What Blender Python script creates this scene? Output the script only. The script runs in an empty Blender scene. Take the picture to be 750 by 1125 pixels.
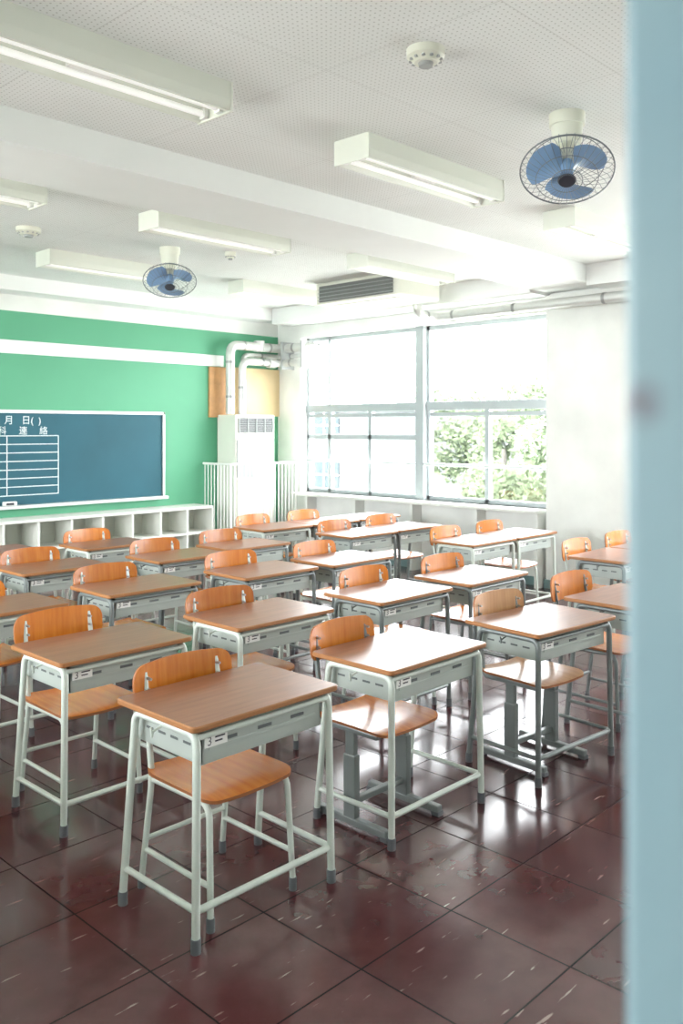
import bpy, bmesh, math, random
from mathutils import Vector, Matrix
random.seed(7)
D=bpy.data
scene=bpy.context.scene
COL=scene.collection

# ------------------------------------------------------------------ materials
def nmat(name):
    m=D.materials.new(name); m.use_nodes=True
    nt=m.node_tree; b=nt.nodes['Principled BSDF']
    return m,nt,b
def s2l(c):
    return tuple(((x/255)/12.92 if x/255<=0.04045 else ((x/255+0.055)/1.055)**2.4) for x in c)+(1,)
def mat(name,rgb,rough=0.5,metal=0.0,spec=0.5,noise=0.0,nscale=6,coat=0):
    m,nt,b=nmat(name)
    c=s2l(rgb)
    b.inputs['Roughness'].default_value=rough
    b.inputs['Metallic'].default_value=metal
    b.inputs['Specular IOR Level'].default_value=spec
    b.inputs['Coat Weight'].default_value=coat
    if noise>0:
        tc=nt.nodes.new('ShaderNodeTexCoord')
        n=nt.nodes.new('ShaderNodeTexNoise'); n.inputs['Scale'].default_value=nscale; n.inputs['Detail'].default_value=5
        nt.links.new(tc.outputs['Object'],n.inputs['Vector'])
        r=nt.nodes.new('ShaderNodeValToRGB')
        r.color_ramp.elements[0].position=0.3; r.color_ramp.elements[1].position=0.65
        r.color_ramp.elements[0].color=tuple(x*(1-noise) for x in c[:3])+(1,)
        r.color_ramp.elements[1].color=c
        nt.links.new(n.outputs['Fac'],r.inputs['Fac']); nt.links.new(r.outputs['Color'],b.inputs['Base Color'])
    else: b.inputs['Base Color'].default_value=c
    return m
def wood(name,c1,c2,rough,scale=(3,40,3),coat=0.0,spec=0.5):
    m,nt,b=nmat(name); N=nt.nodes; L=nt.links
    tc=N.new('ShaderNodeTexCoord'); mp=N.new('ShaderNodeMapping'); mp.inputs['Scale'].default_value=scale
    oi=N.new('ShaderNodeObjectInfo')
    ad=N.new('ShaderNodeVectorMath'); ad.operation='MULTIPLY_ADD'
    L.new(oi.outputs['Random'],ad.inputs[0]); ad.inputs[1].default_value=(37,19,11); L.new(tc.outputs['Object'],ad.inputs[2])
    L.new(ad.outputs[0],mp.inputs['Vector'])
    n=N.new('ShaderNodeTexNoise'); n.inputs['Scale'].default_value=1.6; n.inputs['Detail'].default_value=8; n.inputs['Roughness'].default_value=.6
    L.new(mp.outputs[0],n.inputs['Vector'])
    r=N.new('ShaderNodeValToRGB'); r.color_ramp.elements[0].position=.32; r.color_ramp.elements[1].position=.7
    r.color_ramp.elements[0].color=s2l(c1); r.color_ramp.elements[1].color=s2l(c2)
    L.new(n.outputs['Fac'],r.inputs['Fac'])
    hv=N.new('ShaderNodeHueSaturation')
    mr=N.new('ShaderNodeMapRange'); mr.inputs['To Min'].default_value=.85; mr.inputs['To Max'].default_value=1.15
    L.new(oi.outputs['Random'],mr.inputs['Value']); L.new(mr.outputs[0],hv.inputs['Value'])
    L.new(r.outputs['Color'],hv.inputs['Color']); L.new(hv.outputs[0],b.inputs['Base Color'])
    b.inputs['Roughness'].default_value=rough; b.inputs['Coat Weight'].default_value=coat; b.inputs['Coat Roughness'].default_value=.2
    b.inputs['Specular IOR Level'].default_value=spec
    return m

M={}
M['wood_top']=wood('desk_top_wood',(112,66,42),(140,90,60),.33,(2.2,28,2),spec=.6)
M['wood_edge']=mat('desk_edge_wood',(158,104,58),.5)
M['ply']=wood('chair_plywood',(190,102,30),(212,130,48),.26,(24,2,2),coat=.35)
M['ply_pale']=wood('chair_plywood_pale',(186,132,84),(204,154,106),.32,(24,2,2),coat=.25)
M['ply_edge']=mat('plywood_edge',(150,88,42),.6)
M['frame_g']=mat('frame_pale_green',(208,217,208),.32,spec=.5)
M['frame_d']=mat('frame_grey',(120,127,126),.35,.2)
M['tray']=mat('tray_steel',(172,180,174),.4)
M['tray_in']=mat('tray_inside',(90,95,95),.6)
M['rubber']=mat('rubber_foot',(96,100,104),.7)
M['white']=mat('white_paint',(236,236,232),.5)
M['label']=mat('label_white',(240,240,236),.5)
M['ink']=mat('ink',(50,52,60),.6)
M['screw']=mat('screw_metal',(190,190,190),.3,.9)
M['dark']=mat('dark_gap',(40,44,48),.7)
M['wall']=mat('wall_cream',(233,235,230),.7,noise=.14,nscale=2.0)
M['beam']=mat('beam_white',(237,239,237),.7,noise=.05,nscale=1.5)
M['green']=mat('wall_green',(80,158,120),.6,noise=.07,nscale=1.2)
M['board']=mat('chalkboard_blue',(32,88,102),.65,noise=.18,nscale=1.6,spec=.35)
M['chalk']=mat('chalk_white',(225,235,235),.9)
M['alum']=mat('aluminium',(205,210,208),.35,.5)
M['winframe']=mat('window_frame',(170,178,180),.4,.2)
M['pipe']=mat('pipe_lagging',(204,206,202),.4,.3,noise=.10,nscale=9)
M['band']=mat('pipe_band',(150,152,150),.45,.5)
M['ac']=mat('ac_casing',(222,222,210),.45)
M['acgrey']=mat('ac_grey',(158,162,160),.5)
M['vent']=mat('vent_dark',(48,52,54),.5)
M['vent2']=mat('vent_grey',(100,102,100),.5)
M['fixture']=mat('fixture_enamel',(226,229,218),.4)
M['fan_base']=mat('fan_enamel',(226,227,212),.35)
M['blade']=mat('fan_blade_blue',(128,162,200),.35)
M['wire']=mat('fan_wire',(120,128,132),.35,.6)
M['woodpanel']=mat('wall_panel_wood',(200,148,92),.5,noise=.2,nscale=12)
M['beige']=mat('wall_panel_beige',(214,190,146),.6,noise=.06)
M['skirt']=mat('skirting_teal',(100,130,130),.5)
M['locker']=mat('locker_white',(226,228,220),.5)
M['locker_in']=mat('locker_inside',(205,208,198),.6)
M['leaf']=mat('tree_leaf',(98,109,84),.8,noise=.3,nscale=1.2,spec=.1)
M['bark']=mat('tree_bark',(90,86,80),.8)
M['bld']=mat('building_wall',(74,76,78),.7,spec=.1)
M['bldwin']=mat('building_glass',(50,60,64),.5,spec=.1)
M['ground']=mat('ground_mat',(205,205,196),.9,noise=.3,nscale=.3)
# tube lamp
m,nt,b=nmat('fluorescent_tube'); b.inputs['Base Color'].default_value=(.95,.95,.92,1); b.inputs['Emission Color'].default_value=(1,.99,.95,1); b.inputs['Emission Strength'].default_value=.12
M['tube']=m
# door paint with a worn, rusty ding
def door_mat():
    m,nt,b=nmat('door_pale_blue'); N=nt.nodes; L=nt.links
    tc=N.new('ShaderNodeTexCoord')
    n=N.new('ShaderNodeTexNoise'); n.inputs['Scale'].default_value=4; n.inputs['Detail'].default_value=5; L.new(tc.outputs['Object'],n.inputs['Vector'])
    r=N.new('ShaderNodeValToRGB'); r.color_ramp.elements[0].position=.3; r.color_ramp.elements[1].position=.65
    r.color_ramp.elements[0].color=s2l((114,144,156)); r.color_ramp.elements[1].color=s2l((128,154,161)); L.new(n.outputs['Fac'],r.inputs['Fac'])
    n2=N.new('ShaderNodeTexNoise'); n2.inputs['Scale'].default_value=90; n2.inputs['Detail'].default_value=3; L.new(tc.outputs['Object'],n2.inputs['Vector'])
    ds=N.new('ShaderNodeVectorMath'); ds.operation='DISTANCE'; ds.inputs[1].default_value=(.335,.157,1.65); L.new(tc.outputs['Object'],ds.inputs[0])
    mr=N.new('ShaderNodeMapRange'); mr.inputs['From Min'].default_value=.003; mr.inputs['From Max'].default_value=.013; mr.inputs['To Min'].default_value=1; mr.inputs['To Max'].default_value=0; L.new(ds.outputs['Value'],mr.inputs['Value'])
    mu=N.new('ShaderNodeMath'); mu.operation='MULTIPLY'; L.new(mr.outputs[0],mu.inputs[0]); L.new(n2.outputs['Fac'],mu.inputs[1])
    mx=N.new('ShaderNodeMix'); mx.data_type='RGBA'; L.new(mu.outputs[0],mx.inputs[0]); L.new(r.outputs[0],mx.inputs[6]); mx.inputs[7].default_value=s2l((92,70,84))
    L.new(mx.outputs[2],b.inputs['Base Color']); b.inputs['Roughness'].default_value=.5
    return m
M['door']=door_mat()
# glass
m=D.materials.new('window_glass'); m.use_nodes=True; nt=m.node_tree; nt.nodes.clear()
o=nt.nodes.new('ShaderNodeOutputMaterial'); mx=nt.nodes.new('ShaderNodeMixShader'); t=nt.nodes.new('ShaderNodeBsdfTransparent'); g=nt.nodes.new('ShaderNodeBsdfGlossy'); g.inputs['Roughness'].default_value=.02
mx.inputs[0].default_value=.05; nt.links.new(t.outputs[0],mx.inputs[1]); nt.links.new(g.outputs[0],mx.inputs[2]); nt.links.new(mx.outputs[0],o.inputs[0])
M['glass']=m

# ceiling: perforated board
def ceiling_mat():
    m,nt,b=nmat('ceiling_perforated_board'); N=nt.nodes; L=nt.links
    tc=N.new('ShaderNodeTexCoord')
    sc=N.new('ShaderNodeVectorMath'); sc.operation='SCALE'; sc.inputs['Scale'].default_value=1/0.026
    L.new(tc.outputs['Object'],sc.inputs[0])
    fr=N.new('ShaderNodeVectorMath'); fr.operation='FRACTION'; L.new(sc.outputs[0],fr.inputs[0])
    sb=N.new('ShaderNodeVectorMath'); sb.operation='SUBTRACT'; sb.inputs[1].default_value=(.5,.5,0); L.new(fr.outputs[0],sb.inputs[0])
    mu=N.new('ShaderNodeVectorMath'); mu.operation='MULTIPLY'; mu.inputs[1].default_value=(1,1,0); L.new(sb.outputs[0],mu.inputs[0])
    ln=N.new('ShaderNodeVectorMath'); ln.operation='LENGTH'; L.new(mu.outputs[0],ln.inputs[0])
    lt=N.new('ShaderNodeMath'); lt.operation='LESS_THAN'; lt.inputs[1].default_value=.15; L.new(ln.outputs['Value'],lt.inputs[0])
    # joints 0.9m
    sp=N.new('ShaderNodeSeparateXYZ'); s2=N.new('ShaderNodeVectorMath'); s2.operation='SCALE'; s2.inputs['Scale'].default_value=1/.9
    L.new(tc.outputs['Object'],s2.inputs[0]); f2=N.new('ShaderNodeVectorMath'); f2.operation='FRACTION'; L.new(s2.outputs[0],f2.inputs[0]); L.new(f2.outputs[0],sp.inputs[0])
    j1=N.new('ShaderNodeMath'); j1.operation='LESS_THAN'; j1.inputs[1].default_value=.005; L.new(sp.outputs['X'],j1.inputs[0])
    j2=N.new('ShaderNodeMath'); j2.operation='LESS_THAN'; j2.inputs[1].default_value=.005; L.new(sp.outputs['Y'],j2.inputs[0])
    mxm=N.new('ShaderNodeMath'); mxm.operation='MAXIMUM'; L.new(j1.outputs[0],mxm.inputs[0]); L.new(j2.outputs[0],mxm.inputs[1])
    mj=N.new('ShaderNodeMath'); mj.operation='MULTIPLY'; mj.inputs[1].default_value=.25; L.new(mxm.outputs[0],mj.inputs[0])
    md=N.new('ShaderNodeMath'); md.operation='MULTIPLY'; md.inputs[1].default_value=.5; L.new(lt.outputs[0],md.inputs[0])
    mm=N.new('ShaderNodeMath'); mm.operation='MAXIMUM'; L.new(md.outputs[0],mm.inputs[0]); L.new(mj.outputs[0],mm.inputs[1])
    n=N.new('ShaderNodeTexNoise'); n.inputs['Scale'].default_value=1.1; n.inputs['Detail'].default_value=4; L.new(tc.outputs['Object'],n.inputs['Vector'])
    r=N.new('ShaderNodeValToRGB'); r.color_ramp.elements[0].position=.3; r.color_ramp.elements[1].position=.6
    r.color_ramp.elements[0].color=s2l((228,230,227)); r.color_ramp.elements[1].color=s2l((236,238,236)); L.new(n.outputs['Fac'],r.inputs['Fac'])
    mix=N.new('ShaderNodeMix'); mix.data_type='RGBA'; L.new(mm.outputs[0],mix.inputs[0]); L.new(r.outputs[0],mix.inputs[6]); mix.inputs[7].default_value=s2l((130,127,118))
    L.new(mix.outputs[2],b.inputs['Base Color']); b.inputs['Roughness'].default_value=.8
    return m
M['ceil']=ceiling_mat()
def floor_mat():
    m,nt,b=nmat('floor_vinyl_tiles'); N=nt.nodes; L=nt.links
    T=.45
    tc=N.new('ShaderNodeTexCoord')
    ofs=N.new('ShaderNodeVectorMath'); ofs.operation='ADD'; ofs.inputs[1].default_value=(20.1,20.25,0); L.new(tc.outputs['Object'],ofs.inputs[0])
    sc=N.new('ShaderNodeVectorMath'); sc.operation='SCALE'; sc.inputs['Scale'].default_value=1/T; L.new(ofs.outputs[0],sc.inputs[0])
    fr=N.new('ShaderNodeVectorMath'); fr.operation='FRACTION'; L.new(sc.outputs[0],fr.inputs[0])
    fl=N.new('ShaderNodeVectorMath'); fl.operation='FLOOR'; L.new(sc.outputs[0],fl.inputs[0])
    sp=N.new('ShaderNodeSeparateXYZ'); L.new(fr.outputs[0],sp.inputs[0])
    a=N.new('ShaderNodeMath'); a.operation='LESS_THAN'; a.inputs[1].default_value=.013; L.new(sp.outputs['X'],a.inputs[0])
    c=N.new('ShaderNodeMath'); c.operation='LESS_THAN'; c.inputs[1].default_value=.013; L.new(sp.outputs['Y'],c.inputs[0])
    joint=N.new('ShaderNodeMath'); joint.operation='MAXIMUM'; L.new(a.outputs[0],joint.inputs[0]); L.new(c.outputs[0],joint.inputs[1])
    sh=N.new('ShaderNodeVectorMath'); sh.operation='ADD'; sh.inputs[1].default_value=(.5,.5,.5); L.new(fl.outputs[0],sh.inputs[0])
    ml=N.new('ShaderNodeVectorMath'); ml.operation='MULTIPLY'; ml.inputs[1].default_value=(1,1,0); L.new(sh.outputs[0],ml.inputs[0])
    wn=N.new('ShaderNodeTexWhiteNoise'); L.new(ml.outputs[0],wn.inputs['Vector'])
    n=N.new('ShaderNodeTexNoise'); n.inputs['Scale'].default_value=10; n.inputs['Detail'].default_value=5; L.new(tc.outputs['Object'],n.inputs['Vector'])
    n_s=N.new('ShaderNodeMath'); n_s.operation='MULTIPLY_ADD'; n_s.inputs[1].default_value=.5; n_s.inputs[2].default_value=.25; L.new(n.outputs['Fac'],n_s.inputs[0])
    ad=N.new('ShaderNodeMath'); ad.operation='MULTIPLY_ADD'; ad.inputs[1].default_value=.3; L.new(wn.outputs['Value'],ad.inputs[0]); L.new(n_s.outputs[0],ad.inputs[2])
    r=N.new('ShaderNodeValToRGB'); r.color_ramp.elements[0].position=.35; r.color_ramp.elements[1].position=.95
    r.color_ramp.elements[0].color=s2l((58,30,34)); r.color_ramp.elements[1].color=s2l((90,53,54)); L.new(ad.outputs[0],r.inputs['Fac'])
    # pale streaks typical of vinyl tile
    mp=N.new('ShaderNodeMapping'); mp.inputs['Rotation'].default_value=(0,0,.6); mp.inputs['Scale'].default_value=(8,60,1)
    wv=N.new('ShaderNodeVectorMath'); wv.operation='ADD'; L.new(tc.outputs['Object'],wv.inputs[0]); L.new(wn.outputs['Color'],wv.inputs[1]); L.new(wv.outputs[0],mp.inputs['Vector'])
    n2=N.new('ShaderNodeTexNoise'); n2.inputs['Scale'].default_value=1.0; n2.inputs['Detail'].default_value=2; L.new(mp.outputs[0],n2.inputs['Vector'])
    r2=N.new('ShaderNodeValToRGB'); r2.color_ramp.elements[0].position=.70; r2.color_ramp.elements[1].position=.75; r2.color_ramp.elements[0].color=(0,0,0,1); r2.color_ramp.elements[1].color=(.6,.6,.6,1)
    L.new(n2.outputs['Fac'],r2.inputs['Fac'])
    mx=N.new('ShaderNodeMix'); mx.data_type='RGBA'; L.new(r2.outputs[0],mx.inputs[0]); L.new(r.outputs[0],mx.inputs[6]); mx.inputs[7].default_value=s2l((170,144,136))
    mx2=N.new('ShaderNodeMix'); mx2.data_type='RGBA'; L.new(joint.outputs[0],mx2.inputs[0]); L.new(mx.outputs[2],mx2.inputs[6]); mx2.inputs[7].default_value=s2l((18,8,10))
    L.new(mx2.outputs[2],b.inputs['Base Color'])
    n3=N.new('ShaderNodeTexNoise'); n3.inputs['Scale'].default_value=2.0; n3.inputs['Detail'].default_value=2; L.new(tc.outputs['Object'],n3.inputs['Vector'])
    mr=N.new('ShaderNodeMapRange'); mr.inputs['To Min'].default_value=.12; mr.inputs['To Max'].default_value=.22; mr.inputs['From Min'].default_value=.3; mr.inputs['From Max'].default_value=.7
    L.new(n3.outputs['Fac'],mr.inputs['Value'])
    jr=N.new('ShaderNodeMath'); jr.operation='MULTIPLY_ADD'; jr.inputs[1].default_value=.6; L.new(joint.outputs[0],jr.inputs[0]); L.new(mr.outputs[0],jr.inputs[2])
    L.new(jr.outputs[0],b.inputs['Roughness'])
    js=N.new('ShaderNodeMath'); js.operation='MULTIPLY_ADD'; js.inputs[1].default_value=-.5; js.inputs[2].default_value=.58; L.new(joint.outputs[0],js.inputs[0]); L.new(js.outputs[0],b.inputs['Specular IOR Level'])
    bp=N.new('ShaderNodeBump'); bp.inputs['Strength'].default_value=.05; bp.inputs['Distance'].default_value=.01
    n4=N.new('ShaderNodeTexNoise'); n4.inputs['Scale'].default_value=4; n4.inputs['Detail'].default_value=1; L.new(tc.outputs['Object'],n4.inputs['Vector']); L.new(n4.outputs['Fac'],bp.inputs['Height']); L.new(bp.outputs[0],b.inputs['Normal'])
    return m
M['floor']=floor_mat()

# ------------------------------------------------------------------ mesh builder
class MB:
    def __init__(s): s.v=[];s.f=[];s.mi=[];s.sm=[];s.mats=[];s.mx=Matrix()
    def mid(s,k):
        m=M[k]
        if m not in s.mats: s.mats.append(m)
        return s.mats.index(m)
    def add(s,vs,fs,k,smooth=False):
        o=len(s.v); i=s.mid(k)
        s.v+= [tuple(s.mx@Vector(p)) for p in vs]
        for f in fs: s.f.append([o+q for q in f]); s.mi.append(i); s.sm.append(smooth)
    def box(s,x0,x1,y0,y1,z0,z1,k,bev=0):
        if bev>0:
            bm=bmesh.new(); bmesh.ops.create_cube(bm,size=1)
            for v in bm.verts: v.co=Vector(((x0+x1)/2+v.co.x*(x1-x0),(y0+y1)/2+v.co.y*(y1-y0),(z0+z1)/2+v.co.z*(z1-z0)))
            bmesh.ops.bevel(bm,geom=bm.edges[:],offset=bev,segments=2,affect='EDGES',profile=.5)
            s.addbm(bm,k); return
        vs=[(x,y,z) for x in (x0,x1) for y in (y0,y1) for z in (z0,z1)]
        fs=[(0,1,3,2),(4,6,7,5),(0,4,5,1),(2,3,7,6),(0,2,6,4),(1,5,7,3)]
        s.add(vs,fs,k)
    def addbm(s,bm,k,smooth=False):
        bm.verts.index_update()
        s.add([tuple(v.co) for v in bm.verts],[[v.index for v in f.verts] for f in bm.faces],k,smooth); bm.free()
    def tube(s,pts,r,k,n=10,cap=True,closed=False,sq=1.0):
        P=[Vector(p) for p in pts]; m=len(P)
        T=[]
        for i in range(m):
            if closed: t=(P[(i+1)%m]-P[i-1])
            elif i==0: t=P[1]-P[0]
            elif i==m-1: t=P[-1]-P[-2]
            else: t=(P[i+1]-P[i]).normalized()+(P[i]-P[i-1]).normalized()
            T.append(t.normalized())
        up=Vector((0,0,1)) if abs(T[0].z)<.9 else Vector((1,0,0))
        nrm=(up-T[0]*up.dot(T[0])).normalized()
        vs=[];fs=[]
        rr=r if isinstance(r,(list,tuple)) else [r]*m
        for i in range(m):
            if i>0: nrm=(nrm-T[i]*nrm.dot(T[i])).normalized()
            bn=T[i].cross(nrm)
            for j in range(n):
                a=2*math.pi*j/n
                vs.append(tuple(P[i]+rr[i]*(math.cos(a)*nrm+sq*math.sin(a)*bn)))
        e=m if closed else m-1
        for i in range(e):
            i2=(i+1)%m
            for j in range(n):
                j2=(j+1)%n
                fs.append((i*n+j,i2*n+j,i2*n+j2,i*n+j2))
        s.add(vs,fs,k,True)
        if cap and not closed:
            s.add(vs[:n],[list(range(n))],k); s.add(vs[-n:],[list(range(n))[::-1]],k)
    def cyl(s,p0,p1,r0,r1,k,n=20): s.tube([p0,p1],[r0,r1],k,n)
    def slab(s,ol,z0,z1,bev,kt,ks):
        n=len(ol)
        def inset(d):
            out=[]
            for i in range(n):
                a=Vector(ol[i-1]);b=Vector(ol[i]);c=Vector(ol[(i+1)%n])
                t=((b-a).normalized()+(c-b).normalized()).normalized()
                nn=Vector((-t.y,t.x))
                out.append((b.x+nn.x*d,b.y+nn.y*d))
            return out
        rings=[(inset(bev),z0),(ol,z0+bev),(ol,z1-bev),(inset(bev),z1)]
        vs=[(p[0],p[1],z) for o,z in rings for p in o]
        fs=[]
        for k in range(3):
            for i in range(n):
                j=(i+1)%n; fs.append((k*n+i,k*n+j,(k+1)*n+j,(k+1)*n+i))
        s.add(vs,fs,ks,False)
        s.add([(p[0],p[1],z1) for p in inset(bev)],[list(range(n))],kt)
        s.add([(p[0],p[1],z0) for p in inset(bev)],[list(range(n))[::-1]],ks)
    def panel(s,fn,a,b,r,th,k,ke,nu=14,nv=16):
        """rounded-corner plywood sheet; fn(x,t)->(pos,normal) x across, t along"""
        ts=[]
        for i in range(nv+1):
            ts.append(-b*math.cos(math.pi*i/nv))
        top=[];bot=[]
        for t in ts:
            d=abs(t)-(b-r)
            w=a if d<=0 else a-r+math.sqrt(max(0,r*r-d*d))
            w=max(w,a-r)
            for j in range(nu+1):
                x=w*(2*j/nu-1)
                p,nn=fn(x,t); p=Vector(p); nn=Vector(nn).normalized()
                top.append(tuple(p+nn*th/2)); bot.append(tuple(p-nn*th/2))
        q=nu+1; ft=[]
        for i in range(nv):
            for j in range(nu): ft.append((i*q+j,i*q+j+1,(i+1)*q+j+1,(i+1)*q+j))
        s.add(top,ft,k,True); s.add(bot,[f[::-1] for f in ft],k,True)
        per=[j for j in range(q)]+[i*q+nu for i in range(1,nv+1)]+[nv*q+j for j in range(nu-1,-1,-1)]+[i*q for i in range(nv-1,0,-1)]
        vs=[top[i] for i in per]+[bot[i] for i in per]; n=len(per)
        s.add(vs,[(i,n+i,n+(i+1)%n,(i+1)%n) for i in range(n)],ke)
    def mesh(s,name):
        me=D.meshes.new(name); me.from_pydata(s.v,[],s.f)
        for m in s.mats: me.materials.append(m)
        me.polygons.foreach_set('material_index',s.mi); me.polygons.foreach_set('use_smooth',s.sm)
        me.update(); return me
    def obj(s,name,loc=(0,0,0),rot=0):
        return place(s.mesh(name),name,loc,rot)
def place(me,name,loc=(0,0,0),rot=0):
    o=D.objects.new(name,me); COL.objects.link(o); o.location=loc; o.rotation_euler=(0,0,rot); return o
def fillet(pts,r,n=5):
    P=[Vector(p) for p in pts]; out=[P[0]]
    for i in range(1,len(P)-1):
        a=(P[i-1]-P[i]); b=(P[i+1]-P[i]); rr=min(r,a.length*.45,b.length*.45)
        p0=P[i]+a.normalized()*rr; p2=P[i]+b.normalized()*rr
        for k in range(n+1):
            t=k/n; out.append((1-t)**2*p0+2*t*(1-t)*P[i]+t*t*p2)
    out.append(P[-1]); return out
def rrect(x0,x1,y0,y1,r,n=5):
    pts=[]
    for cx,cy,a0 in ((x1-r,y1-r,0),(x0+r,y1-r,90),(x0+r,y0+r,180),(x1-r,y0+r,270)):
        for i in range(n+1):
            a=math.radians(a0+90*i/n); pts.append((cx+r*math.cos(a),cy+r*math.sin(a)))
    return pts
def text_geo(txt,size):
    c=D.curves.new('t','FONT'); c.body=txt; c.size=size; o=D.objects.new('t',c); COL.objects.link(o)
    bpy.context.view_layer.update()
    me=D.meshes.new_from_object(o.evaluated_get(bpy.context.evaluated_depsgraph_get()))
    vs=[tuple(v.co) for v in me.vertices]; fs=[list(p.vertices) for p in me.polygons]
    D.objects.remove(o); D.curves.remove(c); D.meshes.remove(me)
    return vs,fs

# ------------------------------------------------------------------ desk
def make_desk(fr):
    b=MB()
    b.slab(rrect(-.325,.325,-.225,.225,.022),.680,.700,.004,'wood_top','wood_edge')
    # book tray: open on +Y (pupil) side
    b.box(-.265,.265,-.185,-.180,.565,.676,'tray')      # front panel
    b.box(-.265,-.260,-.185,.185,.565,.676,'tray')
    b.box(.260,.265,-.185,.185,.565,.676,'tray')
    b.box(-.265,.265,-.185,.185,.561,.566,'tray')
    b.box(-.265,.265,.165,.185,.560,.573,'tray',.003)
    # embossed band + rivets + slots
    b.box(-.235,.235,-.1885,-.185,.60,.612,'tray',.0015)
    b.box(-.235,.235,-.1885,-.185,.635,.647,'tray',.0015)
    for x in (-.15,0,.15):
        b.box(x-.03,x+.03,-.1875,-.1845,.618,.629,'tray_in')
    for sx in (-1,1):
        for i in range(4):
            y=-.11+i*.07
            b.box(sx*.2655-.0012,sx*.2655+.0012,y-.02,y+.02,.61,.618,'tray_in')
    # label
    b.box(-.255,-.165,-.1915,-.189,.612,.652,'label')
    vs,fs=text_geo('3',.04)
    b.add([(x-.247,-.1922,z+.618) for x,z,_ in vs],fs,'ink')
    b.box(-.215,-.175,-.1922,-.1914,.637,.642,'ink'); b.box(-.215,-.185,-.1922,-.1914,.624,.629,'ink')
    for sx in (-1,1):
        X=sx*.292
        # side frame: front leg - top rail - slanted rear leg, one bent tube
        b.tube(fillet([(X*1.03,-.205,.03),(X,-.198,.664),(X,.145,.664),(X*1.045,.205,.03)],.04),.0135,fr,12)
        # lower side rail
        b.tube([(X*1.02,-.203,.125),(X*1.035,.197,.125)],.0105,fr,10)
        for y in (-.205,.205):
            f=1.03 if y<0 else 1.045
            b.cyl((X*f,y*1.0,.0),(X*f,y*1.0,.045),.0165,.0165,'rubber',14)
        # bracket between rail and tray
        b.box(min(sx*.262,sx*.292),max(sx*.262,sx*.292),-.16,-.12,.655,.668,fr)
        b.box(min(sx*.262,sx*.292),max(sx*.262,sx*.292),.08,.12,.655,.668,fr)
        # bag hook
        b.tube(fillet([(X+sx*.010,-.02,.655),(X+sx*.045,-.02,.645),(X+sx*.045,-.02,.625),(X+sx*.05,-.02,.66)],.01),.004,fr,8)
    # front lower rail & upper cross rail
    b.tube(fillet([(-.298,-.18,.125),(-.285,-.203,.125),(.285,-.203,.125),(.298,-.18,.125)],.02),.0115,fr,10)
    b.tube([(-.29,-.195,.655),(.29,-.195,.655)],.010,fr,8)
    return b.mesh('school_desk')

def seat_back(b,ply,bw):
    def seat(x,t):
        u=x/.19
        z=.425-.010*(1-u*u)+.0
        if t<-.10: z-= .35*(t+.10)**2*3
        if t>.12: z+= (t-.12)**2*3
        return (x,t,z),(0,0,1)
    b.panel(seat,.197,.19,.05,.011,ply,'ply_edge')
    def back(x,t):
        u=x/bw
        z=.712+t+ .012*(1-u*u)*(1 if t>0 else .3)
        y=.205+.08*(z-.66)+.030*(1-u*u)
        return (x,y,z),(-.0,-1,.12)
    b.panel(back,bw,.072,.05,.010,ply,'ply_edge',16,14)
    for x in (-.155,.155):
        for z in (.70,.74):
            b.cyl((x,.208+.01,z),(x,.196,z),.006,.005,'screw',10)
def make_chair_tube(fr,ply='ply'):
    b=MB(); seat_back(b,ply,.22)
    for sx in (-1,1):
        X=sx*.172
        # front leg bends into the seat rail
        b.tube(fillet([(X*1.06,-.185,.03),(X,-.165,.405),(X,.155,.400)],.05),.011,fr,12)
        # rear leg up to the backrest
        b.tube(fillet([(X*1.06,.215,.03),(X,.165,.40),(X*.93,.232,.76)],.06),.011,fr,12)
        b.tube([(X*1.03,-.18,.14),(X*1.03,.20,.14)],.009,fr,10)
        b.cyl((X*1.06,-.185,0),(X*1.06,-.185,.045),.014,.014,'rubber',12)
        b.cyl((X*1.06,.215,0),(X*1.06,.215,.045),.014,.014,'rubber',12)
    b.tube([(-.172,-.12,.402),(.172,-.12,.402)],.009,fr,8)
    b.tube([(-.172,.12,.40),(.172,.12,.40)],.009,fr,8)
    b.tube([(-.178,.195,.18),(.178,.195,.18)],.009,fr,8)
    return b.mesh('school_chair')
def make_chair_post(fr,ply='ply'):
    b=MB(); seat_back(b,ply,.20)
    for sx in (-1,1):
        X=sx*.165
        b.box(X-.016,X+.016,-.03,.035,.03,.30,fr,.004)       # outer sleeve
        b.box(X-.012,X+.012,-.022,.027,.28,.405,fr,.003)     # inner post
        b.box(X-.017,X+.017,-.20,.20,.012,.045,fr,.006)      # floor rail
        for y in (-.185,.185): b.box(X-.018,X+.018,y-.02,y+.02,0,.02,'rubber',.003)
        b.box(X-.015,X+.015,-.15,.16,.392,.412,fr,.004)
        b.tube(fillet([(X,.10,.395),(X,.175,.40),(X*.93,.232,.76)],.05),.011,fr,12)
    b.box(-.165,.165,-.012,.018,.09,.115,fr,.004)
    b.box(-.165,.165,-.10,-.08,.392,.41,fr,.003)
    return b.mesh('school_chair')
desk_l=make_desk('frame_g'); desk_d=make_desk('frame_d')
ch_l=make_chair_tube('frame_g'); ch_d=make_chair_tube('frame_d'); ch_p=make_chair_post('frame_d'); ch_pp=make_chair_post('frame_d','ply_pale')

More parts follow.
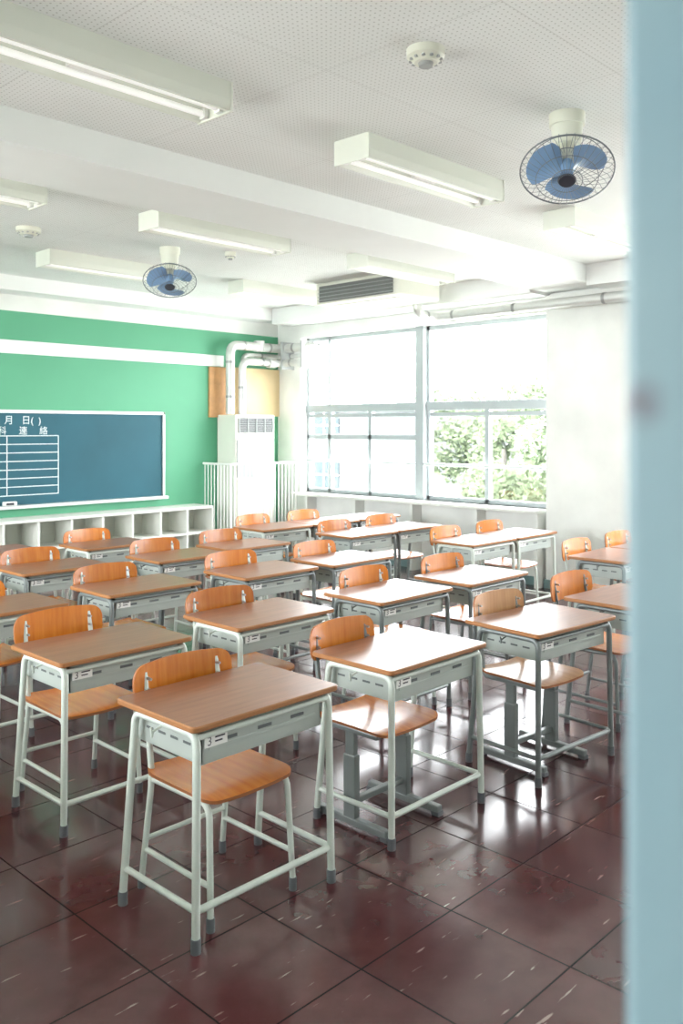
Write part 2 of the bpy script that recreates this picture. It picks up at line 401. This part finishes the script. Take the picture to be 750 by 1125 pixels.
# (xmin, ymin, rot_deg, deskmesh, chairmesh, chair dx, dy)
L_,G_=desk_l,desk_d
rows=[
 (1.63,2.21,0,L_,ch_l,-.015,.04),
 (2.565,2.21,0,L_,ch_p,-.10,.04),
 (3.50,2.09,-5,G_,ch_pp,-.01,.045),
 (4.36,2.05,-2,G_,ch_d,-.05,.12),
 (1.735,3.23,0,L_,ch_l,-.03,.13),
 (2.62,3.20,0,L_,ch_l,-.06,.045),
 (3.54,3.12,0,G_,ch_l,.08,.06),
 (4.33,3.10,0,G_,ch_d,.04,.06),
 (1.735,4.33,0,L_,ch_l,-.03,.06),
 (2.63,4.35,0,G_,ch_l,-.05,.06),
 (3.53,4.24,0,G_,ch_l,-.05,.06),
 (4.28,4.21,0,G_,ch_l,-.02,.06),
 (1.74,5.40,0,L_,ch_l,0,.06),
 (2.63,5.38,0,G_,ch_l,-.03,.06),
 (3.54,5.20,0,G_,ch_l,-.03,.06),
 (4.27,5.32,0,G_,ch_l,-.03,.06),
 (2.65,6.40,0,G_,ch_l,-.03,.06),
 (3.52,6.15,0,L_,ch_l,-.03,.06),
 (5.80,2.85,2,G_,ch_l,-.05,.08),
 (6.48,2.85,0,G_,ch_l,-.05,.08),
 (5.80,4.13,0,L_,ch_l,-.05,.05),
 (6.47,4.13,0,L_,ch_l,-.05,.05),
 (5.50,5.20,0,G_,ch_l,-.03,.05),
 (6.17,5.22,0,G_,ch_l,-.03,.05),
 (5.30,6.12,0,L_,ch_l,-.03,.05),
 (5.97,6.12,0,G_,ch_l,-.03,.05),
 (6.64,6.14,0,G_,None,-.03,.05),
]
for i,(x,y,r,dm,cm,dx,dy) in enumerate(rows):
    cx,cy=x+.325,y+.225
    a=math.radians(r)
    o=place(dm,'school_desk',(cx,cy,0),a)
    if i==0: o.scale=(1,1,1.017)
    if cm is None: continue
    p=Matrix.Rotation(a,3,'Z')@Vector((dx,dy,0))
    place(cm,'school_chair',(cx+p.x,cy+p.y,0),a+math.radians(random.uniform(-2,2) if i>3 else 0))

# ------------------------------------------------------------------ room shell
XW=8.0; YB=8.93; ZC=3.2; X0=.42; YF=-.6
def simple(name,boxes):
    b=MB()
    for t in boxes: b.box(*t)
    return b.obj(name)
simple('floor',[(-2.2,8.3,YF-.2,YB+.2,-.1,0,'floor')])
simple('ceiling',[(-2.2,8.3,YF-.2,YB+.2,ZC,ZC+.1,'ceil')])
simple('beam_ceiling',[(X0,XW,4.12,4.74,3.03,ZC,'beam'),(X0,XW,8.62,YB,3.05,ZC,'beam'),(7.62,XW,YF,4.12,3.0,ZC,'beam'),(7.62,XW,4.74,8.62,3.0,ZC,'beam')])
simple('wall_back',[(X0,8.3,YB,YB+.15,0,2.88,'green'),(X0,8.3,YB,YB+.15,2.88,ZC,'wall'),(X0,7.05,YB-.02,YB,2.43,2.57,'beam')])
simple('wall_window_side',[
  (XW,8.25,YF,YB,0,.80,'wall'),(XW,8.25,YF,YB,2.84,ZC,'wall'),
  (XW,8.25,3.5,4.76,.80,2.84,'wall'),(XW,8.25,8.48,YB,.80,2.84,'wall'),(XW,8.25,YF,0,.80,2.84,'wall')])
simple('pillar_window_side',[(7.93,8.0,3.5,4.74,.0,3.0,'wall')])
simple('wall_front',[(X0-.1,8.25,YF-.15,YF,0,ZC,'wall')])
simple('wall_corridor_side',[(.40,.52,YF,.10,0,ZC,'wall'),(.40,.52,1.5,2.2,0,ZC,'wall'),(.40,.52,.10,1.5,2.35,ZC,'wall'),
   (.40,.52,2.2,8.2,0,.95,'wall'),(.40,.52,2.2,8.2,2.75,ZC,'wall'),(.40,.52,8.2,YB,0,ZC,'wall')])  # out-of-view window openings added to bring fill light into the room
b=MB()  # bars for the unseen corridor windows, added for fill light
for y in (2.2,3.2,4.2,5.2,6.2,7.2,8.16): b.box(.43,.49,y,y+.04,.95,2.75,'alum')
for z in (.95,1.95,2.71): b.box(.43,.49,2.2,8.2,z,z+.04,'alum')
b.obj('added_corridor_window')
simple('wall_corridor_outer',[(-2.2,-2.05,YF,YB,0,.9,'wall'),(-2.2,-2.05,YF,YB,2.8,ZC,'wall'),(-2.2,-2.05,YF,2.6,.9,2.8,'wall'),(-2.2,-2.05,8.6,YB,.9,2.8,'wall')])  # unseen outer opening, added and placed to feed the fill light
simple('wall_corridor_end',[(-2.2,.4,YF-.15,YF,0,ZC,'wall'),(-2.2,.4,YB,YB+.15,0,ZC,'wall')])
simple('baseboard_window_side',[(7.985,8.0,YF,YB,0,.09,'skirt'),(7.915,7.93,3.48,4.76,0,.09,'skirt')])
simple('baseboard_back',[(.55,6.6,YB-.012,YB,0,.09,'skirt')])
# door leaf
b=MB(); b.box(.335,.37,-.55,.166,.01,2.28,'door',.006)
b.box(.325,.335,-.48,.06,.12,.85,'door',.004); b.box(.325,.335,-.48,.06,1.0,2.1,'door',.004)
b.obj('door_1')
simple('trim_door_head',[(.33,.53,.05,1.52,2.28,2.35,'door')])

# ------------------------------------------------------------------ windows
def window(name,y0,y1,vup,vlow,tz=1.90,extra=None):
    b=MB(); x0,x1=8.12,8.19; z0,z1=.80,2.84; fw=.04
    k='winframe'
    b.box(x0,x1,y0,y0+fw,z0,z1,k,.004); b.box(x0,x1,y1-fw,y1,z0,z1,k,.004)
    b.box(x0,x1,y0,y1,z0,z0+.05,k,.004); b.box(x0,x1,y0,y1,z1-.05,z1,k,.004)
    b.box(x0-.02,x1,y0,y1,tz-.05,tz+.05,k,.004)
    b.box(x0+.01,x1-.01,y0,y1,tz-.12,tz-.075,k,.003)
    for v in vup: b.box(x0,x1,v-.022,v+.022,tz,z1,k,.003)
    for v in vlow: b.box(x0,x1,v-.028,v+.028,z0,tz,k,.003)
    if extra: b.box(x0,x1,y0,y1,extra-.03,extra+.03,k,.003)
    b.box(8.15,8.154,y0,y1,z0,z1,'glass')
    # safety rail
    b.tube([(8.06,y0,1.22),(8.06,y1,1.22)],.016,'alum',8)
    return b.obj(name)
window('window_1',6.56,8.48,[8.06],[8.06,7.35],extra=1.53)
window('window_2',4.76,6.44,[],[5.6])
window('window_3',0,3.5,[1.94],[1.0,1.94,2.9])
simple('trim_window_mullion',[(8.05,8.22,6.44,6.56,.80,2.84,'winframe')])
b=MB(); b.box(7.80,8.12,4.78,8.46,.765,.80,'locker',.006)
for y in (4.80,5.55,6.45,7.35,8.2): b.box(7.83,8.0,y-.02,y+.02,0,.765,'wall')
b.obj('trim_window_sill')

# portals
def portal(y0,y1,z0,z1,x,face=-1):
    l=D.lights.new('portal','AREA'); l.shape='RECTANGLE'; l.size=z1-z0; l.size_y=y1-y0; l.cycles.is_portal=True
    o=D.objects.new('skylight_portal',l); COL.objects.link(o); o.location=(x,(y0+y1)/2,(z0+z1)/2)
    o.rotation_euler=(0,math.radians(90 if face<0 else -90),0)
portal(6.56,8.48,.8,2.84,8.26); portal(4.76,6.44,.8,2.84,8.26); portal(0,3.5,.8,2.84,8.26); portal(2.6,8.6,.9,2.8,-2.22,1)

# ------------------------------------------------------------------ chalkboard
b=MB(); xa,xb=2.5,6.10; za,zb=.83,1.80
b.box(xa,xb,8.895,8.929,za,zb,'board')
for t in ((xa-.02,xb+.03,8.875,8.929,zb,zb+.035),(xa-.02,xa+.02,8.875,8.929,za,zb+.035),(xb,xb+.03,8.875,8.929,za,zb+.035)): b.box(*t,'alum',.004)
b.box(xa-.02,xb+.03,8.80,8.929,za-.035,za,'alum',.004)
def T(txt,x,z,size):
    vs,fs=text_geo(txt,size); b.add([(x+p[0],8.8925,z+p[1]) for p in vs],fs,'chalk')
T('月',4.14,1.69,.10); T('日(  )',4.33,1.69,.10)
T('教',3.86,1.58,.095); T('科',4.07,1.58,.095); T('連',4.30,1.58,.095); T('絡',4.53,1.58,.095)
for i in range(8):
    z=1.56-i*.09; b.box(3.0,4.75,8.892,8.895,z-.004,z+.004,'chalk')
for x in (3.0,4.17,4.75): b.box(x-.004,x+.004,8.892,8.895,1.56-7*.09,1.56,'chalk')
b.obj('chalkboard')
b=MB(); b.box(4.10,4.24,8.80,8.86,.831,.875,'white',.008); b.box(4.12,4.20,8.79,8.80,.84,.865,'ink',.002); b.obj('chalkboard_eraser')

# lockers
b=MB(); x0,x1=.6,6.6; y0,y1=8.55,8.93
n=16; w=(x1-x0)/n
b.box(x0,x1,y0-.01,y1,.67,.70,'locker',.004)
for z in (.06,.37): b.box(x0,x1,y0,y1,z,z+.025,'locker')
b.box(x0,x1,y0+.03,y1,0,.06,'locker')
for i in range(n+1): b.box(x0+i*w-.012,x0+i*w+.012,y0+.002,y1,.06,.67,'locker')
b.box(x0,x1,y1-.012,y1-.006,.06,.67,'locker_in')
b.obj('cubby_shelf')

# floor-standing AC
b=MB(); b.box(6.95,7.6,8.55,8.92,0,1.81,'ac',.012)
b.box(7.0,7.56,8.54,8.552,1.58,1.77,'vent')
for i in range(7): b.box(6.99,7.57,8.53,8.553,1.59+i*.026,1.595+i*.026,'acgrey')
for x in (7.0,7.14,7.28,7.42,7.56): b.box(x-.005,x+.005,8.528,8.553,1.58,1.77,'acgrey')
b.box(6.97,7.58,8.535,8.55,1.02,1.5,'acgrey',.004); b.box(6.97,7.58,8.535,8.55,.1,1.0,'ac',.004)
b.obj('floor_air_conditioner')
simple('wall_panel_wood',[(6.82,7.10,8.90,8.93,1.78,2.42,'woodpanel'),(7.11,8.0,8.90,8.93,1.80,2.43,'beige')])
# guard
b=MB(); X1,X2,Y1=6.72,7.80,8.36
for z in (1.20,.12):
    b.tube(fillet([(X1,8.9,z),(X1,Y1,z),(X2,Y1,z)],.03),.014,'white',8)
for i in range(19):
    x=X1+(X2-X1)*i/18; b.tube([(x,Y1,0.02),(x,Y1,1.20)],.006 if i not in(0,9,18) else .013,'white',6)
for i in range(1,9):
    y=Y1+(8.9-Y1)*i/8.5; b.tube([(X1,y,0.02),(X1,y,1.20)],.006,'white',6)
b.tube([(X1,Y1,.0),(X1,Y1,1.2)],.014,'white',8)
b.obj('metal_guard_rail')
# lagged pipes
def pipe_into(b,pts,r,step=.35):
    P=fillet(pts,.12,6); b.tube(P,r,'pipe',14)
    V=[Vector(p) for p in pts]
    for i in range(len(V)-1):
        d=V[i+1]-V[i]
        if d.length<.2: continue
        k=max(1,int(d.length/step)); u=d.normalized()
        for j in range(k):
            c=V[i]+d*((j+.5)/k); b.cyl(c-u*.015,c+u*.015,r*1.07,r*1.07,'band',14)
b=MB()
pipe_into(b,[(7.02,8.74,1.82),(7.02,8.74,2.70),(7.88,8.74,2.70),(7.88,8.2,2.70),(8.14,8.2,2.70)],.058)
pipe_into(b,[(7.18,8.70,1.82),(7.18,8.70,2.50),(7.84,8.70,2.50),(7.84,8.28,2.50),(8.14,8.28,2.50)],.048)
pipe_into(b,[(7.30,8.84,1.82),(7.30,8.84,2.60),(7.94,8.84,2.60),(7.94,8.36,2.60),(8.14,8.36,2.60)],.03)
for y in (8.24,8.62): b.box(7.78,8.0,y-.012,y+.012,2.42,2.78,'acgrey')
b.cyl((7.50,8.74,2.64),(7.50,8.74,2.78),.07,.07,'pipe',16); b.cyl((7.62,8.70,2.50),(7.74,8.70,2.50),.065,.065,'pipe',16)
b.obj('refrigerant_pipes')
b=MB(); pipe_into(b,[(7.45,6.05,3.19),(7.45,6.05,2.88),(7.75,6.05,2.88),(7.75,5.5,2.88),(7.75,-.5,2.88)],.052,.9)
b.obj('ceiling_duct_pipe')
# ceiling AC
b=MB(); b.box(6.62,7.3,5.62,6.78,2.97,3.2,'ac',.02)
b.box(6.612,6.625,5.68,6.72,2.99,3.16,'vent2')
for i in range(4): b.box(6.60,6.625,5.67,6.73,3.005+i*.038,3.011+i*.038,'acgrey')
b.box(6.75,7.2,5.75,6.65,2.96,2.972,'ac',.004)
b.obj('ceiling_air_conditioner')

# ------------------------------------------------------------------ fluorescent fixtures
def make_fix():
    b=MB(); l=.625; k='fixture'
    prof=[(-.12,0),(-.125,-.085),(-.118,-.13),(-.10,-.13),(-.075,-.09),(-.05,-.082),(.05,-.082),(.075,-.09),(.10,-.13),(.118,-.13),(.125,-.085),(.12,0)]
    n=len(prof); vs=[(-l,y,z) for y,z in prof]+[(l,y,z) for y,z in prof]
    b.add(vs,[(i,i+1,n+i+1,n+i) for i in range(n-1)],k)
    b.box(-l-.012,-l,-.127,.127,-.135,0,k,.003); b.box(l,l+.012,-.127,.127,-.135,0,k,.003)
    for y in (-.055,.055):
        b.cyl((-l+.03,y,-.108),(l-.03,y,-.108),.015,.015,'tube',12)
        for x in (-l+.015,l-.015): b.box(x-.012,x+.012,y-.02,y+.02,-.13,-.08,'white',.003)
    b.box(-.1,.1,-.03,.03,-.105,-.082,'white',.003)
    return b.mesh('fluorescent_light')
fx=make_fix()
for x,y in ((1.24,3.22),(3.42,3.22),(5.57,3.22),(1.45,5.34),(3.57,5.36),(5.70,5.30),(1.6,7.22),(3.72,7.22),(5.88,7.22),(1.24,1.2),(3.42,1.2),(5.57,1.2)):
    place(fx,'fluorescent_light',(x+.625,y,ZC))
# detectors
def det(name,x,y,r):
    b=MB(); b.cyl((0,0,0),(0,0,-.03),r,r*.98,'fan_base',32); b.cyl((0,0,-.03),(0,0,-.055),r*.98,r*.6,'fan_base',32); b.cyl((0,0,-.055),(0,0,-.07),r*.4,r*.35,'acgrey',20)
    for i in range(12):
        a=i*math.pi/6; b.box(math.cos(a)*r*.78-.006,math.cos(a)*r*.78+.006,math.sin(a)*r*.78-.006,math.sin(a)*r*.78+.006,-.048,-.04,'acgrey')
    b.obj(name,(x,y,ZC))
det('smoke_detector',2.84,2.26,.08); det('smoke_detector',3.22,6.5,.095)
det('ceiling_speaker',4.9,6.1,.05)

# ------------------------------------------------------------------ fans
def fan(x,y,tilt):
    b=MB()
    b.cyl((0,0,0),(0,0,-.06),.088,.086,'fan_base',28); b.cyl((0,0,-.06),(0,0,-.15),.078,.07,'fan_base',28)
    b.cyl((0,0,-.15),(0,0,-.20),.035,.03,'fan_base',16)
    d=Vector((-x,-y,0)).normalized()
    ax=(Vector((0,0,-1))*math.cos(tilt)+d*math.sin(tilt)).normalized()
    q=ax.to_track_quat('Z','Y').to_matrix().to_4x4()
    b.mx=Matrix.Translation((0,0,-.19))@q
    # local +Z is the direction the fan blows
    b.cyl((0,0,-.06),(0,0,.03),.05,.066,'fan_base',24); b.cyl((0,0,.03),(0,0,.07),.066,.04,'fan_base',24)
    b.cyl((0,0,.07),(0,0,.11),.03,.03,'blade',18)
    R=.225; zc=.125
    b.cyl((0,0,.19),(0,0,.20),.045,.038,'ink',20)
    b.cyl((0,0,.105),(0,0,.145),.042,.03,'blade',18)
    def ring(r,z,t):
        b.tube([(r*math.cos(a),r*math.sin(a),z) for a in [2*math.pi*i/48 for i in range(48)]],t,'wire',6,closed=True)
    ring(R,zc,.004); ring(R*.66,zc+.055,.002); ring(R*.33,zc+.07,.002); ring(R*.8,zc-.045,.002); ring(R*.4,zc-.06,.002)
    for i in range(36):
        a=2*math.pi*i/36; c,s=math.cos(a),math.sin(a)
        b.tube([(r*c,r*s,z) for r,z in ((R,zc),(R*.9,zc+.03),(R*.66,zc+.055),(R*.33,zc+.07),(.04,zc+.072))],.0013,'wire',4,cap=False)
        b.tube([(r*c,r*s,z) for r,z in ((R,zc),(R*.93,zc-.03),(R*.7,zc-.052),(R*.3,zc-.062),(.06,zc-.062))],.0013,'wire',4,cap=False)
    for k in range(3):
        a0=k*2*math.pi/3+.4
        nr,na=8,10; vs=[]
        for i in range(nr+1):
            r=.035+(.198-.035)*i/nr
            span=.6+1.0*math.sin(math.pi*min(1,(i/nr)*.62+.1))
            for j in range(na+1):
                t=j/na-.5
                a=a0+t*span+.25*(i/nr)
                zz=zc+ .075*t*(1-.45*i/nr)
                rr=r if i<nr else r-.02*(abs(t)*2)**3
                vs.append((rr*math.cos(a),rr*math.sin(a),zz))
        q2=na+1
        fs=[(i*q2+j,i*q2+j+1,(i+1)*q2+j+1,(i+1)*q2+j) for i in range(nr) for j in range(na)]
        b.add(vs,fs,'blade',True)
    b.mx=Matrix()
    b.obj('ceiling_fan',(x,y,ZC))
fan(3.91,2.22,math.radians(30)); fan(4.42,6.33,math.radians(30))

# ------------------------------------------------------------------ exterior
simple('ground_outside',[(-60,160,-120,160,-6.2,-6,'ground')])
b=MB(); b.box(0,14,-22,22,-6,2.6,'bld'); b.box(-.3,14.2,-22.2,22.2,2.6,2.9,'bld')
for fl in range(3):
    z=-5+fl*2.7
    for i in range(13):
        y=-20+i*3.1
        b.box(-.05,.02,y,y+2.2,z+.7,z+2.1,'bldwin'); b.box(-.09,.0,y+1.07,y+1.13,z+.7,z+2.1,'white'); b.box(-.09,0,y,y+2.2,z+1.37,z+1.43,'white')
b.obj('school_building',(34,53,0),0)
def tree(x,y,h,r,seed):
    rnd=random.Random(seed); b=MB()
    b.tube([(0,0,0),(.1,0,h*.4),(0,.1,h*.75)],[.22,.16,.07],'bark',8)
    vs=[];fs=[]
    cl=[(rnd.gauss(0,r*.30),rnd.gauss(0,r*.30),h*(.35+.6*rnd.random())) for _ in range(26)]
    for cx,cy,cz in cl:
        for _ in range(170):
            v=Vector((rnd.gauss(0,1),rnd.gauss(0,1),rnd.gauss(0,1))).normalized()*rnd.uniform(.4,1)*r*.33
            c=Vector((cx,cy,cz))+v; s_=.13
            u=Vector((rnd.gauss(0,1),rnd.gauss(0,1),rnd.gauss(0,1))).normalized(); w=u.orthogonal().normalized()
            o=len(vs); vs+= [tuple(c+u*s_),tuple(c+w*s_*.6),tuple(c-u*s_),tuple(c-w*s_*.6)]; fs.append((o,o+1,o+2,o+3))
    b.add(vs,fs,'leaf'); b.obj('broadleaf_tree',(x,y,-6))
tree(24,15.8,9.3,2.3,1); tree(28,20.2,9.6,2.0,2); tree(21,12,9.6,2.4,3); tree(30,17,9.5,2.6,4); tree(20,8,9,2.5,5)

# ------------------------------------------------------------------ world
w=D.worlds.new('sky'); scene.world=w; w.use_nodes=True
bg=w.node_tree.nodes['Background']; bg.inputs['Color'].default_value=(.94,.975,1,1); bg.inputs['Strength'].default_value=9

# ------------------------------------------------------------------ camera
cd=D.cameras.new('camera'); cam=D.objects.new('camera',cd); COL.objects.link(cam)
cam.location=(0,0,1.64)
cam.rotation_euler=(math.radians(90),0,math.radians(44-90))
cd.sensor_fit='VERTICAL'; cd.sensor_height=36; cd.lens=963/1125*36
cd.shift_y=-92/1125
cd.clip_start=.02; cd.clip_end=500
cd.dof.use_dof=True; cd.dof.focus_distance=4.2; cd.dof.aperture_fstop=4.5
scene.camera=cam
scene.view_settings.view_transform='Standard'
scene.view_settings.exposure=1.4
scene.view_settings.gamma=1.05
